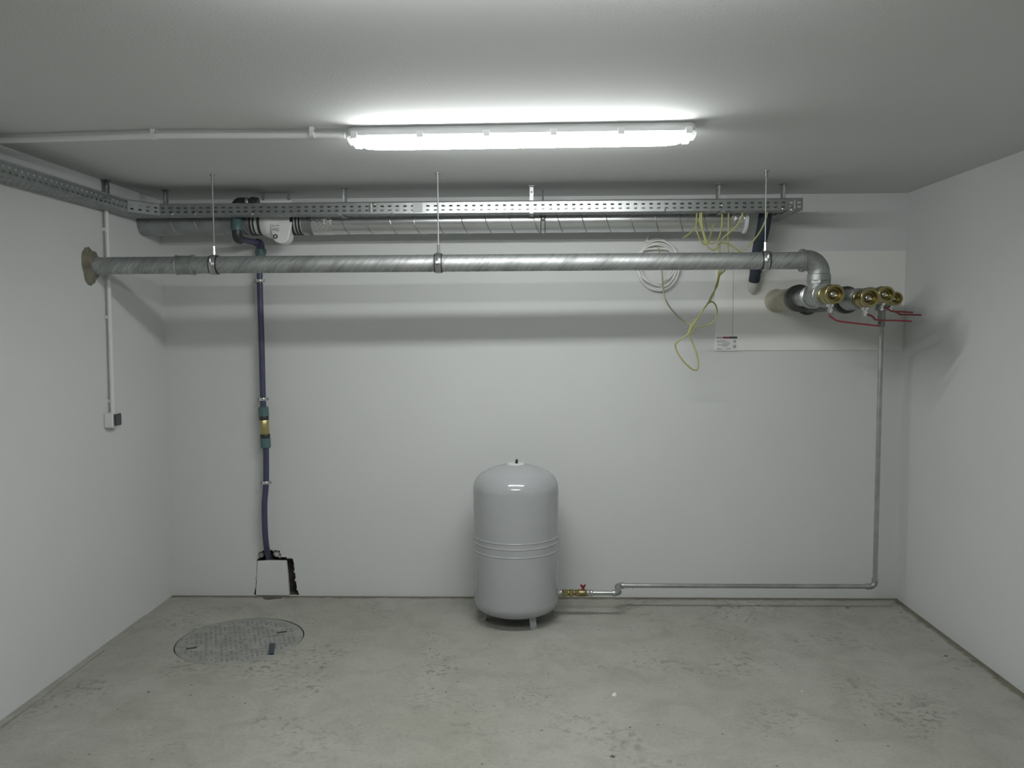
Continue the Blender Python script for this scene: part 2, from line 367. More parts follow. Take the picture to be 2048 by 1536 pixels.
# ceiling conduit feeding the lamp
cc = thing('ceiling_conduit', 'thin white conduit running along ceiling into the tubular lamp', 'conduit', (XL, -1.5, H-.02))
k0 = on_ceiling(690, 258); k1 = on_ceiling(330, 258); k2 = on_ceiling(0, 268); rr = .012
path = [(k0.x, k0.y-.0, H-.024), (k1.x, k1.y, H-.024), (k2.x, k2.y, H-.024), (XL, k2.y+.01, H-.024)]
path = [Vector(p_) for p_ in path]
MB().tube(path, rr, 14).build('tube', 'wplastic', cc)
for px in (305, 628):
    k = on_ceiling(px, 258); y_ = path[1].y if px > 330 else path[1].lerp(path[2], .08).y
    MB().box(k.x-.008, k.x+.008, y_-.013, y_+.013, H-.016, H).build('clip', 'wplastic', cc, smooth=0, bevel=.002)
    MB().tube([(k.x-.008, y_, H-.024), (k.x+.008, y_, H-.024)], rr+.003, 14).build('clip_ring', 'wplastic', cc)

# conduit and switch on the left wall
b_ = on_left(217, 838)
cw = thing('wall_conduit', 'thin white conduit descending the left wall from cable tray', 'conduit', (XL, b_.y, 1.15))
yc = -.635
MB().tube([(XL+.021, yc, 2.15), (XL+.021, yc-.004, 1.7), (XL+.021, yc-.012, 1.14)], .0105, 14).build('tube', 'wplastic', cw)
for z in (2.05, 1.62, 1.2):
    MB().box(XL, XL+.02, yc-.014, yc+.010, z-.009, z+.009).build('clip', 'wplastic', cw, smooth=0, bevel=.002)
sw = thing('wall_socket', 'small white surface socket box ending the left wall conduit', 'socket', (XL, yc, 1.07))
zb = on_left(209, 856).z; zt = on_left(209, 826).z
MB().box(XL, XL+.046, yc-.06, yc+.022, zb, zt).build('box', 'wplastic', sw, smooth=0, bevel=.006, bseg=3)
MB().box(XL+.046, XL+.051, yc-.053, yc+.016, zb+.008, zt-.006).build('front_plate', 'dark', sw, smooth=0, bevel=.003)
MB().box(XL+.051, XL+.056, yc-.045, yc+.008, zb+.016, zt-.014).build('flap', 'dark', sw, smooth=0, bevel=.003)

# ================================================================== cable tray
TF, TB = .45, .355                                   # front and back side of the tray, distance from the back wall
TZ0, TZ1 = at(1063, 424.5, TF).z, at(1063, 402, TF).z
XT0, XT1 = -1.93, at(1606, 405, TF).x
tray = thing('cable_tray', 'perforated galvanised cable tray hung below ceiling along two walls', 'cable tray', (0, -.42, TZ0))
def perf(a, b, up, rows, h, pitch=.039, slot=.017, parent=None, name='side', m='zinc'):
    a, b, up = Vector(a), Vector(b), Vector(up); d = b-a; L = d.length; d.normalize(); n_ = max(1, int(L/pitch)); pt = L/n_
    us = []
    for i in range(n_): us += [i*pt, i*pt+(pt-slot)/2, i*pt+(pt+slot)/2]
    us.append(L); vs_ = [0.]
    for r0, r1 in rows: vs_ += [r0*h, r1*h]
    vs_.append(h); nv = len(vs_); V = [a+d*u+up*v for u in us for v in vs_]; Fc = []
    for i in range(len(us)-1):
        for j in range(nv-1):
            if i % 3 == 1 and j % 2 == 1: continue
            Fc.append((i*nv+j, (i+1)*nv+j, (i+1)*nv+j+1, i*nv+j+1))
    o = MB().add(V, Fc).build(name, m, parent, smooth=0)
    s_ = o.modifiers.new('thickness', 'SOLIDIFY'); s_.thickness = .0016; s_.offset = 0
    return o
hz = TZ1-TZ0; ROWS = ((.21, .36), (.57, .72)); XI = -2.02; YE = -6.4
corner0 = (XT0, -TF, TZ0); corner1 = (XI, -TF-.15, TZ0)
perf((XT0, -TF, TZ0), (XT1, -TF, TZ0), (0,0,1), ROWS, hz, parent=tray, name='side_wall')
perf((XI, -TF-.15, TZ0), (XT0, -TF, TZ0), (0,0,1), ROWS, hz, parent=tray, name='side_wall', m='zinc_dull')
perf((XI, YE, TZ0), (XI, -TF-.15, TZ0), (0,0,1), ROWS, hz, parent=tray, name='side_wall')
perf((-2.12, -TB, TZ0), (XT1-.06, -TB, TZ0), (0,0,1), ROWS, hz, parent=tray, name='side_wall')
perf((-2.12, YE, TZ0), (-2.12, -TB, TZ0), (0,0,1), ROWS, hz, parent=tray, name='side_wall')
perf((-2.02, -TF, TZ0), (XT1, -TF, TZ0), (0,1,0), ((.15, .22), (.45, .52), (.78, .85)), TF-TB, parent=tray, name='bottom', m='zinc_dull')
perf((-2.12, YE, TZ0), (-2.12, -TB, TZ0), (1,0,0), ((.15, .22), (.45, .52), (.78, .85)), .10, parent=tray, name='bottom', m='zinc_dull')
MB().prism([(XI, -TF, TZ0), (XI, -TF-.15, TZ0), (XT0, -TF, TZ0)], (0,0,.0016)).build('corner_plate', 'zinc_dull', tray, smooth=0)
for pth in ([(XI, YE, TZ1), (XI, -TF-.15, TZ1), (XT0, -TF, TZ1), (XT1, -TF, TZ1)], [(-2.12, YE, TZ1), (-2.12, -TB, TZ1), (XT1-.06, -TB, TZ1)]):
    MB().tube(pth, .003, 8).build('rim', 'zinc', tray)
# splice plates with bolt heads
for px, wd in ((835, .05), (740, .012), (1590, .004)):
    c = at(px, 413, TF+.004); MB().box(c.x-wd/2, c.x+wd/2, -TF-.004, -TF-.001, TZ0+.006, TZ1-.006).build('splice_plate', 'zinc_dull' if wd > .02 else 'chrome', tray, smooth=0, bevel=.001)
for px, fz in ((748, .85), (738, .3), (784, -.02), (504, .05), (1330, .08), (1445, .45), (1566, .1), (1583, .02), (345, .1), (390, .1)):
    c = at(px, 413, TF); z = TZ0+hz*fz
    MB().lathe((c.x, -TF-.001, z), (0,-1,0), [(0, .006), (.003, .006), (.005, .003)], seg=10).build('bolt', 'chrome', tray)
# short branch of the tray to the back wall beside the duct end
bx0 = at(1524, 440, .02).x; bx1 = at(1556, 440, .02).x
perf((bx0, -TB, TZ0-.001), (bx0, -.012, TZ0-.001), (1,0,0), ((.15, .22), (.45, .52), (.78, .85)), bx1-bx0, parent=tray, name='branch_bottom', m='zinc_dull')
perf((bx0, -TB, TZ0), (bx0, -.012, TZ0), (0,0,1), ROWS, hz*.8, parent=tray, name='branch_side', m='zinc_dull')
perf((bx1, -TB, TZ0), (bx1, -.012, TZ0), (0,0,1), ROWS, hz*.8, parent=tray, name='branch_side', m='zinc_dull')
# hangers
def hanger(px, py, label, x=None, y=None):
    c = on_ceiling(px, py); x = c.x if x is None else x; y = (-TB+.016) if y is None else y
    t = thing('tray_hanger', label, 'hanger', (x, y, TZ0), 'tray hangers')
    MB().box(x-.016, x+.016, y-.022, y+.022, H-.004, H).build('ceiling_plate', 'zinc_dull', t, smooth=0, bevel=.001)
    s_ = MB(); s_.box(x-.010, x+.010, y+.008, y+.010, TZ0-.006, H-.004); s_.box(x-.010, x-.0085, y-.008, y+.008, TZ0-.006, H-.004); s_.box(x+.0085, x+.010, y-.008, y+.008, TZ0-.006, H-.004)
    st = s_.build('strut', 'zinc', t, smooth=0)
    MB().lathe((x, y+.008, H-.03), (0,-1,0), [(0, .005), (.004, .005)], seg=8).build('bolt', 'chrome', st)
    return t, x, y
for px, py, lb in ((692, 378, 'tray hanger strut beside the white duct fan'), (1063, 372, 'bright tray hanger strut above the duct clamp'),
                   (1437, 368, 'tray hanger strut above the hanging yellow cables'), (1567, 367, 'tray hanger strut at the free end of the tray')):
    t, x, y = hanger(px, py, lb)
    MB().box(x-.010, x+.010, -TF-.006, y+.006, TZ0-.007, TZ0-.002).build('arm', 'zinc_dull', t, smooth=0)
hanger(320, 380, 'dark tray hanger strut by the tray corner bend', x=-1.945)
t, x, y = hanger(212, 372, 'dark tray hanger strut on the left wall above conduit', x=-2.108, y=-.63)

# ================================================================== spiral duct with fan
DP, DR = .22, .066
DZ = at(1085, 465.5, DP-.0).z+DR
def dx(px): return at(px, 440, DP+.06).x
duct = thing('ventilation_duct', 'round spiral galvanised ventilation duct under ceiling behind cable tray', 'duct', (0, -DP, DZ-DR))
O = (0, -DP, DZ)
def ring(x0, x1, r, m, nm, parent=duct, prof=None): return MB().lathe((x0, -DP, DZ), (1,0,0), prof or [(0, r), (x1-x0, r)], seg=40).build(nm, m, parent)
ring(XL, dx(497), DR, 'zinc_dull', 'duct_pipe')
main_d = ring(dx(660), dx(1490), DR, 'duct', 'duct_pipe')
def helix(x0, x1, r, pitch, ph=0.):
    n_ = int((x1-x0)/pitch*40); return [(x0+(x1-x0)*k/n_, -DP+r*math.cos(ph+2*math.pi*k/40), DZ+r*math.sin(ph+2*math.pi*k/40)) for k in range(n_+1)]
MB().tube(helix(dx(660), dx(1488), DR, .1275), .0028, 6).build('spiral_seam', 'zinc', main_d)
MB().tube(helix(XL+.01, dx(494), DR, .1275, 1.), .0028, 6).build('spiral_seam', 'zinc_dull', duct)
ring(dx(602), dx(614), DR+.002, 'zinc', 'coupling_band'); ring(dx(614), dx(622), DR+.004, 'tape', 'tape_band'); ring(dx(620), dx(664), DR+.0025, 'foil', 'foil_wrap')
ring(dx(1462), dx(1491), DR+.0025, 'foil', 'foil_wrap')
fl = ring(dx(1490), dx(1497), DR+.008, 'wplastic', 'end_flange', prof=[(0, DR+.002), (.004, DR+.012), (.014, DR+.014), (.018, DR+.012)])
ring(dx(1497), dx(1500), DR-.004, 'zinc_dull', 'end_plate')
# strap clamp with drop rod
xk = dx(1086)
for o_ in (-.011, .011): ring(xk+o_-.002, xk+o_+.002, DR+.0035, 'black', 'clamp_gasket')
ring(xk-.009, xk+.009, DR+.0028, 'duct', 'clamp_strap')
MB().box(xk-.012, xk+.012, -DP-DR-.016, -DP-DR+.004, DZ-.012, DZ+.010).build('clamp_ear', 'dark', duct, smooth=0, bevel=.002)
MB().lathe((xk, -DP-DR-.016, DZ-.001), (0,-1,0), [(0, .007), (.005, .007), (.007, .003)], seg=10).build('clamp_screw', 'chrome', duct)
MB().tube([(xk, -DP, DZ+DR), (xk, -DP, H)], .004, 8).build('drop_rod', 'zinc', duct)

fan = thing('duct_fan', 'white inline duct fan with terminal box fitted in the duct', 'fan', (dx(550), -DP, DZ-.09))
def fr(a, b, r, m, nm, prof=None): return ring(dx(a), dx(b), r, m, nm, fan, prof)
fr(497, 522, DR-.003, 'lightplastic', 'spigot'); fr(578, 603, DR-.003, 'lightplastic', 'spigot')
for a, b in ((498, 500.5), (504.5, 507), (514, 520), (579, 586), (590, 592.5), (596, 599)): fr(a, b, DR+.003, 'black', 'gasket')
L_ = dx(580)-dx(519)
casing = fr(519, 580, 0, 'wplastic', 'casing', [(0, DR+.003), (.012, DR+.008), (.03, DR+.016), (.05, DR+.018), (.06, DR+.013), (L_-.05, DR+.014), (L_-.012, DR+.008), (L_, DR+.003)])
# terminal box under the casing
t0 = at(545, 452, DP+DR); t1 = at(580, 487, DP+DR); cx_ = (t0.x+t1.x)/2; hw = (t1.x-t0.x)/2
prof = []
for k in range(13):
    a = math.pi+math.pi*k/12; prof.append((cx_+hw*math.cos(a), t1.z+hw*.9+hw*.9*math.sin(a)))
poly = [(cx_-hw*1.35, t0.z+.02)]+prof+[(cx_+hw*1.35, t0.z+.02)]
tb = MB().prism([(x, -DP-DR-.012, z) for x, z in poly], (0, .085, 0)).build('terminal_box', 'wplastic', fan, smooth=30, bevel=.006, bseg=3)
g0 = at(551, 473, DP+DR+.012)
MB().lathe((g0.x, g0.y+.004, g0.z), (0,-1,0), [(0, .0125), (.008, .0125), (.008, .007), (.003, .006)], seg=16).build('cable_gland', 'ink', tb)
MB().lathe((g0.x, g0.y+.004, g0.z), (0,-1,0), [(0, .004), (.012, .004)], seg=8).build('gland_pin', 'wplastic', tb)
for (x0, x1, y) in ((543, 548, 452), (552, 558, 451.5), (546, 557, 457.5), (544, 550, 460), (552, 558, 461)):
    a = at(x0, y, DP+DR+.017); b = at(x1, y, DP+DR+.017); MB().box(a.x, b.x, a.y-.0, a.y+.004, a.z-.002, a.z+.002).build('print_line', 'inkgrey', casing, smooth=0)
u0 = at(510, 403, DP+.04); u1 = at(584, 403, DP+.04)
MB().box(u0.x, u1.x, -DP-.05, -DP+.05, u0.z-.010, u0.z+.004).build('mounting_plate', 'wplastic', fan, smooth=0, bevel=.002)
for x in (u0.x+.03, u1.x-.03): MB().box(x-.006, x+.006, -DP-.006, -DP+.006, u0.z, H).build('bracket', 'zinc_dull', fan, smooth=0)

# ================================================================== hung galvanised pipe
PR = .041
pl = at(200, 531.5, .757); pr_ = at(1600, 521, .70); pl.x = XL
ZP = pl.z
main = thing('galvanised_pipe', 'thick galvanised steel pipe hung on three threaded rods below duct', 'pipe', (0, -.73, ZP-PR))
X1 = at(1637, 592, .70).x; Z1 = at(1637, 592, .70).z; Y1 = -.70
el0 = Vector((X1-.075, pr_.y, pr_.z)); axm = (el0-pl).normalized()
def on_pipe(px): 
    a = at(px, 526, .73).x; t_ = (a-pl.x)/(el0.x-pl.x); return pl.lerp(el0, t_)
MB().tube([pl.lerp(el0, k/30) for k in range(31)], PR, 32).build('pipe', 'pipe', main)
cA = on_pipe(356); cB = on_pipe(392); Lc = (cB-cA).length
MB().lathe(cA, axm, [(0, PR), (0, PR+.006), (.006, PR+.0065), (.008, PR+.004), (Lc-.012, PR+.004), (Lc-.010, PR+.007), (Lc, PR+.007), (Lc, PR)], seg=32).build('coupling', 'galv_cast', main)
for tt in (.002, Lc-.006): MB().lathe(cA+axm*tt, axm, [(0, PR+.0072), (.004, PR+.0072)], seg=32).build('coupling_bead', 'galv', main)
corner = Vector((X1, el0.y, el0.z)); dn = Vector((X1, Y1, el0.z-.075))
pts = bend(el0, corner, dn, .062, 14)
MB().tube([el0+axm*-.004]+pts+[dn], PR+.0085, 32).build('elbow', 'galv_cast', main)
MB().lathe(el0-axm*.014, axm, [(0, PR+.004), (0, PR+.013), (.016, PR+.0135), (.020, PR+.008)], seg=32).build('elbow_bead', 'galv_cast', main)
MB().lathe(dn+Vector((0,0,.012)), (0,0,-1), [(0, PR+.008), (.004, PR+.0125), (.018, PR+.0125), (.018, PR)], seg=32).build('elbow_bead', 'galv_cast', main)
MB().lathe(dn+Vector((0,0,-.004)), (0,0,-1), [(0, PR-.002), (.05, PR-.002)], seg=28).build('nipple', 'galv', main)
MB().lathe(dn+Vector((0,0,-.012)), (0,0,-1), [(0, PR+.008), (.004, PR+.013), (.022, PR+.013), (.026, PR+.008)], seg=8, rot=.2).build('union_nut', 'galv_cast', main)
# stained sealing foam round the pipe where it enters the left wall
fo = MB(); nn = 36; ringv = []
for k in range(nn):
    a = 2*math.pi*k/nn; r = .088+.010*math.sin(3*a+1)+random.uniform(-.006, .006); r2 = .058+random.uniform(-.005, .005)
    ringv.append([(XL, pl.y+r*math.cos(a), ZP+r*math.sin(a)), (XL+.008, pl.y+r2*1.15*math.cos(a), ZP+r2*1.15*math.sin(a)), (XL+.022+random.uniform(0, .006), pl.y+PR*1.02*math.cos(a), ZP+PR*1.02*math.sin(a))])
fo.add([v_ for r_ in ringv for v_ in r_], [(k*3+j, ((k+1) % nn)*3+j, ((k+1) % nn)*3+j+1, k*3+j+1) for k in range(nn) for j in range(2)])
fo.build('sealing_foam', 'foam', main)
# rods with pipe clamps
def pipe_hanger(px, label):
    c = on_pipe(px); t = thing('pipe_hanger', label, 'pipe hanger', c, 'pipe hangers')
    MB().tube([(c.x, c.y, c.z+PR+.03), (c.x, c.y, H)], .0034, 8).build('threaded_rod', 'rod', t)
    MB().lathe((c.x, c.y, H), (0,0,-1), [(0, .011), (.006, .011), (.006, .006), (.03, .006)], seg=10).build('ceiling_anchor', 'zinc_dull', t)
    MB().lathe((c.x, c.y, c.z+PR+.006), (0,0,1), [(0, .009), (.012, .009), (.012, .0075), (.04, .0075)], seg=8).build('rod_nut', 'chrome', t)
    cl = MB().lathe(c-axm*.014, axm, [(0, PR+.001), (0, PR+.006), (.003, PR+.0075), (.025, PR+.0075), (.028, PR+.006), (.028, PR+.001)], seg=36).build('clamp_ring', 'galv', t)
    MB().lathe(c-axm*.019, axm, [(0, PR+.0005), (0, PR+.004), (.038, PR+.004), (.038, PR+.0005)], seg=36).build('rubber_lining', 'black', t)
    MB().box(c.x-.009, c.x+.009, c.y-PR-.022, c.y-PR-.004, c.z-.008, c.z+.008).build('clamp_ear', 'galv', cl, smooth=0, bevel=.002)
    MB().lathe((c.x, c.y-PR-.014, c.z+.006), (0,0,1), [(0, .005), (.014, .005), (.014, .003), (.018, .003)], seg=8).build('clamp_screw', 'chrome', cl)
pipe_hanger(432, 'threaded rod and clamp holding pipe beside blue water pipe')
pipe_hanger(877, 'threaded rod and clamp at the middle of the galvanised pipe')
pipe_hanger(1533, 'threaded rod and clamp nearest the galvanised pipe elbow')

# ================================================================== valves on the wall stubs
def ball_valve(t, X, Z, p0, p1, r, ball=True):     # brass ball valve, axis towards the room, open end at p1
    L = p1-p0; o = (X, -p0, Z)
    body = MB().lathe(o, (0,-1,0), [(0, r*.80), (0, r*1.0), (L*.16, r*1.0), (L*.2, r*.86), (L*.32, r*1.08), (L*.5, r*1.16), (L*.66, r*1.06), (L*.74, r*.9), (L*.78, r*.98), (L*.82, r)], seg=28, cap=False).build('valve_body', 'brass', t)
    MB().lathe((X, -p0-L*.8, Z), (0,-1,0), [(0, r*1.0), (.002, r*1.06), (L*.19, r*1.06), (L*.2, r*1.02), (L*.2, r*.80), (L*.05, r*.74), (-L*.05, r*.72), (-L*.05, .001)], seg=8 if False else 28, cap=False).build('valve_end', 'brass', body)
    c = Vector((X, -p0-L*.66, Z)); rb = r*.62
    MB().lathe(c+Vector((0, rb, 0)), (0,-1,0), [(rb*(1-math.cos(math.pi*k/14)), max(.0005, rb*math.sin(math.pi*k/14))) for k in range(15)], seg=24).build('ball', 'ball', body)
    MB().lathe((X, -p0-L*.5, Z-r*1.0), (0,0,-1), [(0, r*.42), (r*.35, r*.42), (r*.35, r*.24), (r*.75, r*.22)], seg=16).build('stem', 'chrome', body)
    MB().lathe((X, -p0-L*.5, Z-r*1.62), (0,0,-1), [(0, r*.36), (r*.22, r*.36), (r*.22, r*.2), (r*.42, r*.18)], seg=6).build('stem_nut', 'chrome', body)
    return body, Vector((X, -p0-L*.5, Z-r*1.68))
def lever(t, start, pxs, p, w=.010, th=.0038):
    P = [start]+[at(x, y, p) for x, y in pxs]; P[1:] = smooth_path(P[1:], 5)
    V = []; Fc = []
    for q in P: V += [q+Vector((0, -w, -th)), q+Vector((0, w, -th)), q+Vector((0, w, th)), q+Vector((0, -w, th))]
    for i in range(len(P)-1):
        for j in range(4): j2 = (j+1) % 4; Fc.append((i*4+j, i*4+j2, (i+1)*4+j2, (i+1)*4+j))
    Fc += [(3,2,1,0), tuple((len(P)-1)*4+j for j in range(4))]
    MB().add(V, Fc).build('lever', 'red', t, smooth=0, bevel=.001)['label'] = 'red valve lever'
G = 'brass valves on the wall stubs'
v1 = thing('ball_valve', 'large brass valve on tee directly below the galvanised elbow', 'valve', (X1, -.5, Z1-.05), G)
MB().lathe((X1, 0, Z1), (0,-1,0), [(0, .064), (.02, .066), (.03, .058), (.40, .056)], seg=32).build('pipe_sleeve', 'sleeve', v1)
MB().lathe((X1, -.37, Z1), (0,-1,0), [(0, .05), (.004, .068), (.05, .070), (.062, .058), (.062, .03)], seg=32).build('flange', 'darkcast', v1)
MB().lathe((X1, -.42, Z1), (0,-1,0), [(0, .044), (.16, .044)], seg=28).build('stub_pipe', 'galv', v1)
tee = MB().lathe((X1, -.585, Z1), (0,-1,0), [(0, .044), (.002, .057), (.022, .057), (.028, .051), (.050, .050), (.16, .050), (.182, .051), (.188, .056), (.21, .056), (.212, .044)], seg=32)
tee.lathe((X1, -.70, Z1+.02), (0,0,1), [(0, .050), (.035, .049), (.05, .050), (.053, .0545), (.07, .0545), (.072, .044)], seg=32)
tee.build('tee', 'galv_cast', v1)
for y in (-.60, -.625, -.782): MB().lathe((X1, y, Z1), (0,-1,0), [(0, .053), (.004, .058), (.008, .053)], seg=32, cap=False).build('tee_ring', 'galv', v1)
MB().lathe((X1, -.79, Z1), (0,-1,0), [(0, .038), (.03, .038)], seg=28).build('nipple', 'galv', v1)
b1, s1 = ball_valve(v1, X1, Z1, .80, .92, .041)
lever(v1, s1, ((1658, 631), (1668, 638), (1678, 642.5), (1715, 647), (1757, 652)), .84)

X2 = at(1740, 595.5, .88).x; Z2 = at(1740, 595.5, .88).z
v2 = thing('ball_valve', 'large brass valve with union next to the tee valve', 'valve', (X2, -.5, Z2-.05), G)
MB().lathe((X2, 0, Z2), (0,-1,0), [(0, .062), (.02, .064), (.03, .052), (.56, .050)], seg=32).build('pipe_sleeve', 'darkcast', v2)
MB().lathe((X2, -.55, Z2), (0,-1,0), [(0, .05), (.004, .066), (.05, .067), (.06, .058), (.06, .03)], seg=32).build('flange', 'darkcast', v2)
MB().lathe((X2, -.60, Z2), (0,-1,0), [(0, .046), (.03, .046), (.03, .052), (.06, .052), (.07, .045), (.13, .045), (.13, .050), (.16, .050), (.17, .042)], seg=32).build('union', 'galv_cast', v2)
b2, s2 = ball_valve(v2, X2, Z2, .765, .885, .040)
lever(v2, s2, ((1733, 628), (1745, 633), (1754, 640), (1790, 641), (1822, 642.5)), .80)

X3 = at(1773, 589, .78).x; Z3 = at(1773, 589, .78).z
v3 = thing('ball_valve', 'brass valve between the union valve and the drop pipe valve', 'valve', (X3, -.4, Z3-.05), G)
MB().lathe((X3, 0, Z3), (0,-1,0), [(0, .05), (.02, .052), (.03, .042), (.56, .040)], seg=28).build('pipe_sleeve', 'darkcast', v3)
MB().lathe((X3, -.55, Z3), (0,-1,0), [(0, .036), (.01, .044), (.05, .044), (.06, .038), (.13, .038)], seg=28).build('union', 'galv_cast', v3)
b3, s3 = ball_valve(v3, X3, Z3, .675, .785, .036)
lever(v3, s3, ((1772, 616), (1778, 619.5), (1784, 622.5), (1800, 623.5), (1825, 625)), .74, .009)

XV = at(1763, 640, .23).x; Z4 = at(1790, 597, .40).z
v4 = thing('ball_valve', 'smallest brass valve, on the stub of the thin drop pipe', 'valve', (XV, -.2, Z4-.05), G)
MB().lathe((XV, 0, Z4), (0,-1,0), [(0, .04), (.012, .042), (.02, .032), (.19, .030)], seg=24).build('pipe_sleeve', 'darkcast', v4)
tee = MB().lathe((XV, -.185, Z4), (0,-1,0), [(0, .026), (.002, .036), (.016, .036), (.02, .031), (.075, .031), (.08, .036), (.094, .036), (.096, .026)], seg=24)
tee.lathe((XV, -.23, Z4), (0,0,-1), [(0, .028), (.04, .028), (.042, .033), (.056, .033), (.058, .024)], seg=24); tee.build('tee', 'galv_cast', v4)
b4, s4 = ball_valve(v4, XV, Z4, .27, .405, .033)
lever(v4, s4, ((1789, 623), (1795, 625.5), (1801, 629), (1820, 629.5), (1842, 630)), .345, .008)

# thin line from the tank to the drop pipe
TANK = Vector((-.104, -.372, 0)); TR = .226
ZT = at(1200, 1186, .355).z; ZH = at(1500, 1172, .23).z; YT, YH = -.355, -.23
xj = at(1236, 1180, .29).x; rp = .0125
line = thing('expansion_line', 'thin galvanised line from the tank along wall and up', 'pipe', (1.2, YH, ZH-rp))
A0 = (at(1184, 1186, .355).x, YT, ZT); J0 = (xj, YT, ZT); J1 = (xj, YH, ZH); K = (XV, YH, ZH); TOP = (XV, YH, Z4-.05)
MB().tube([A0, (xj-.03, YT, ZT)], rp, 16).build('pipe', 'galv', line)
MB().tube([(xj-.032, YT, ZT)]+bend(A0, J0, J1, .026, 8)+bend(J0, J1, K, .026, 8)+[(xj+.034, YH, ZH)], rp+.003, 16).build('double_elbow', 'galv_cast', line)
for q, d in (((xj-.036, YT, ZT), (1,0,0)), ((xj+.026, YH, ZH), (1,0,0)), ((XV-.045, YH, ZH), (1,0,0)), ((XV, YH, ZH+.032), (0,0,1))):
    MB().lathe(q, d, [(0, rp), (0, rp+.005), (.012, rp+.005), (.012, rp)], seg=16).build('collar', 'galv', line)
MB().lathe((at(1264, 1172, .23).x, YH, ZH), (1,0,0), [(0, rp+.003), (.008, rp+.003)], seg=16).build('collar', 'galv', line)
MB().tube([(xj+.03, YH, ZH), (XV-.035, YH, ZH)], rp, 16).build('pipe', 'galv', line)
MB().tube([(XV-.04, YH, ZH)]+bend(J1, K, TOP, .028, 8)+[(XV, YH, ZH+.04)], rp+.003, 16).build('elbow', 'galv_cast', line)
MB().tube([(XV, YH, ZH+.035), TOP], rp, 16).build('drop_pipe', 'galv', line)
MB().lathe((XV, YH, Z4-.055), (0,0,-1), [(0, .014), (0, .019), (.05, .019), (.052, .016), (.062, .016), (.066, .018), (.085, .018), (.09, .013)], seg=12).build('union_nut', 'galv_cast', line)

# ================================================================== expansion tank
tk = thing('expansion_tank', 'grey enamelled steel expansion tank standing on three short legs', 'tank', TANK)
zt = at(1033, 927, .372).z; zb0 = .055
def px_z(y): return at(1030, y, .372+TR).z
zr = [px_z(1090), px_z(1101), px_z(1117.5)]
def dish(r, R, rk, n1=14, n2=10):                    # torispherical head: (height below the top, radius)
    a1 = math.asin((r-rk)/(R-rk)); out = [(R-R*math.cos(a1*k/n1), max(.004, R*math.sin(a1*k/n1))) for k in range(n1+1)]
    hc = R-(R-rk)*math.cos(a1)
    return out+[(hc-rk*math.cos(a1+(math.pi/2-a1)*k/n2), r-rk+rk*math.sin(a1+(math.pi/2-a1)*k/n2)) for k in range(1, n2+1)]
zb0 = .022
pf = [(zb0+h_, r_) for h_, r_ in dish(TR, .42, .06)]; pf.append((pf[-1][0]+.006, TR))
for z in sorted(zr):
    for d, e in ((-.0065, 0), (-.0048, 0), (-.003, .0012), (0, .0022), (.003, .0012), (.0048, 0), (.0065, 0)): pf.append((z+d, TR+e))
td = dish(TR, .36, .10); pf.append((zt-td[-1][0]-.006, TR)); pf += [(zt-h_, r_) for h_, r_ in reversed(td)]
MB().lathe(TANK, (0,0,1), pf, seg=72, cap=True).build('shell', 'tank', tk, smooth=60)
cp = MB().lathe(TANK+Vector((0,0,zt-.012)), (0,0,1), [(0, .046), (.010, .046), (.0135, .043), (.0135, .001)], seg=32).build('valve_flange', 'wplastic', tk)
MB().lathe(TANK+Vector((.004,0,zt)), (.1,0,1), [(0, .007), (.012, .007), (.022, .005), (.024, .001)], seg=12).build('air_valve', 'black', cp)
for ang in (-56.5, 184, 64):
    a = math.radians(ang); c = TANK+Vector((math.cos(a)*.168, math.sin(a)*.168, 0)); tdir = Vector((-math.sin(a), math.cos(a), 0)); rad = Vector((math.cos(a), math.sin(a), 0))
    w_ = .019
    lg = MB().prism([c+tdir*-w_-rad*.004+Vector((0,0,.004)), c+tdir*w_-rad*.004+Vector((0,0,.004)), c+tdir*w_*1.1-rad*.03+Vector((0,0,.14)), c-tdir*w_*1.1-rad*.03+Vector((0,0,.14))], rad*.006).build('leg', 'tank', tk, smooth=0, bevel=.0015)
    MB().prism([c+tdir*-w_-rad*.004, c+tdir*w_-rad*.004, c+tdir*w_+rad*.022, c-tdir*w_+rad*.022], (0,0,.004)).build('foot', 'tank', lg, smooth=0)
MB().lathe((TANK.x+TR-.012, YT, ZT), (1,0,0), [(0, .018), (.022, .018)], seg=20).build('connection_stub', 'tank', tk)

# brass service fitting between tank and line
xa = TANK.x+TR+.006; xb = at(1184, 1186, .355).x
sv = thing('tank_service_valve', 'small brass valve coupling with red handle beside grey tank', 'valve', (xa, YT, ZT-.02))
def seg_(f0, f1, r, m, nm, s=20): 
    l0_ = xa+(xb-xa)*f0; l1_ = xa+(xb-xa)*f1; e = min(.003, (l1_-l0_)*.25); return MB().lathe((l0_, YT, ZT), (1,0,0), [(0, r*.9), (e, r), (l1_-l0_-e, r), (l1_-l0_, r*.9)], seg=s).build(nm, m, sv)
seg_(0, .08, .019, 'galv', 'collar'); seg_(.08, .25, .020, 'brass', 'hex_nut', 6); seg_(.25, .30, .0155, 'brass_dull', 'neck'); seg_(.30, .43, .021, 'brass', 'hex_nut', 6); seg_(.43, .48, .0155, 'brass_dull', 'neck')
seg_(.48, .60, .020, 'brass', 'hex_nut', 6); seg_(.58, .84, .019, 'brass_dull', 'valve_body'); seg_(.84, .92, .017, 'galv_cast', 'collar'); seg_(.94, 1.02, .019, 'galv', 'collar')
hx = at(1166, 1176, .355).x
hd = MB().lathe((hx, YT, ZT+.017), (0,0,1), [(0, .008), (.012, .007)], seg=10).build('handle', 'red', sv)
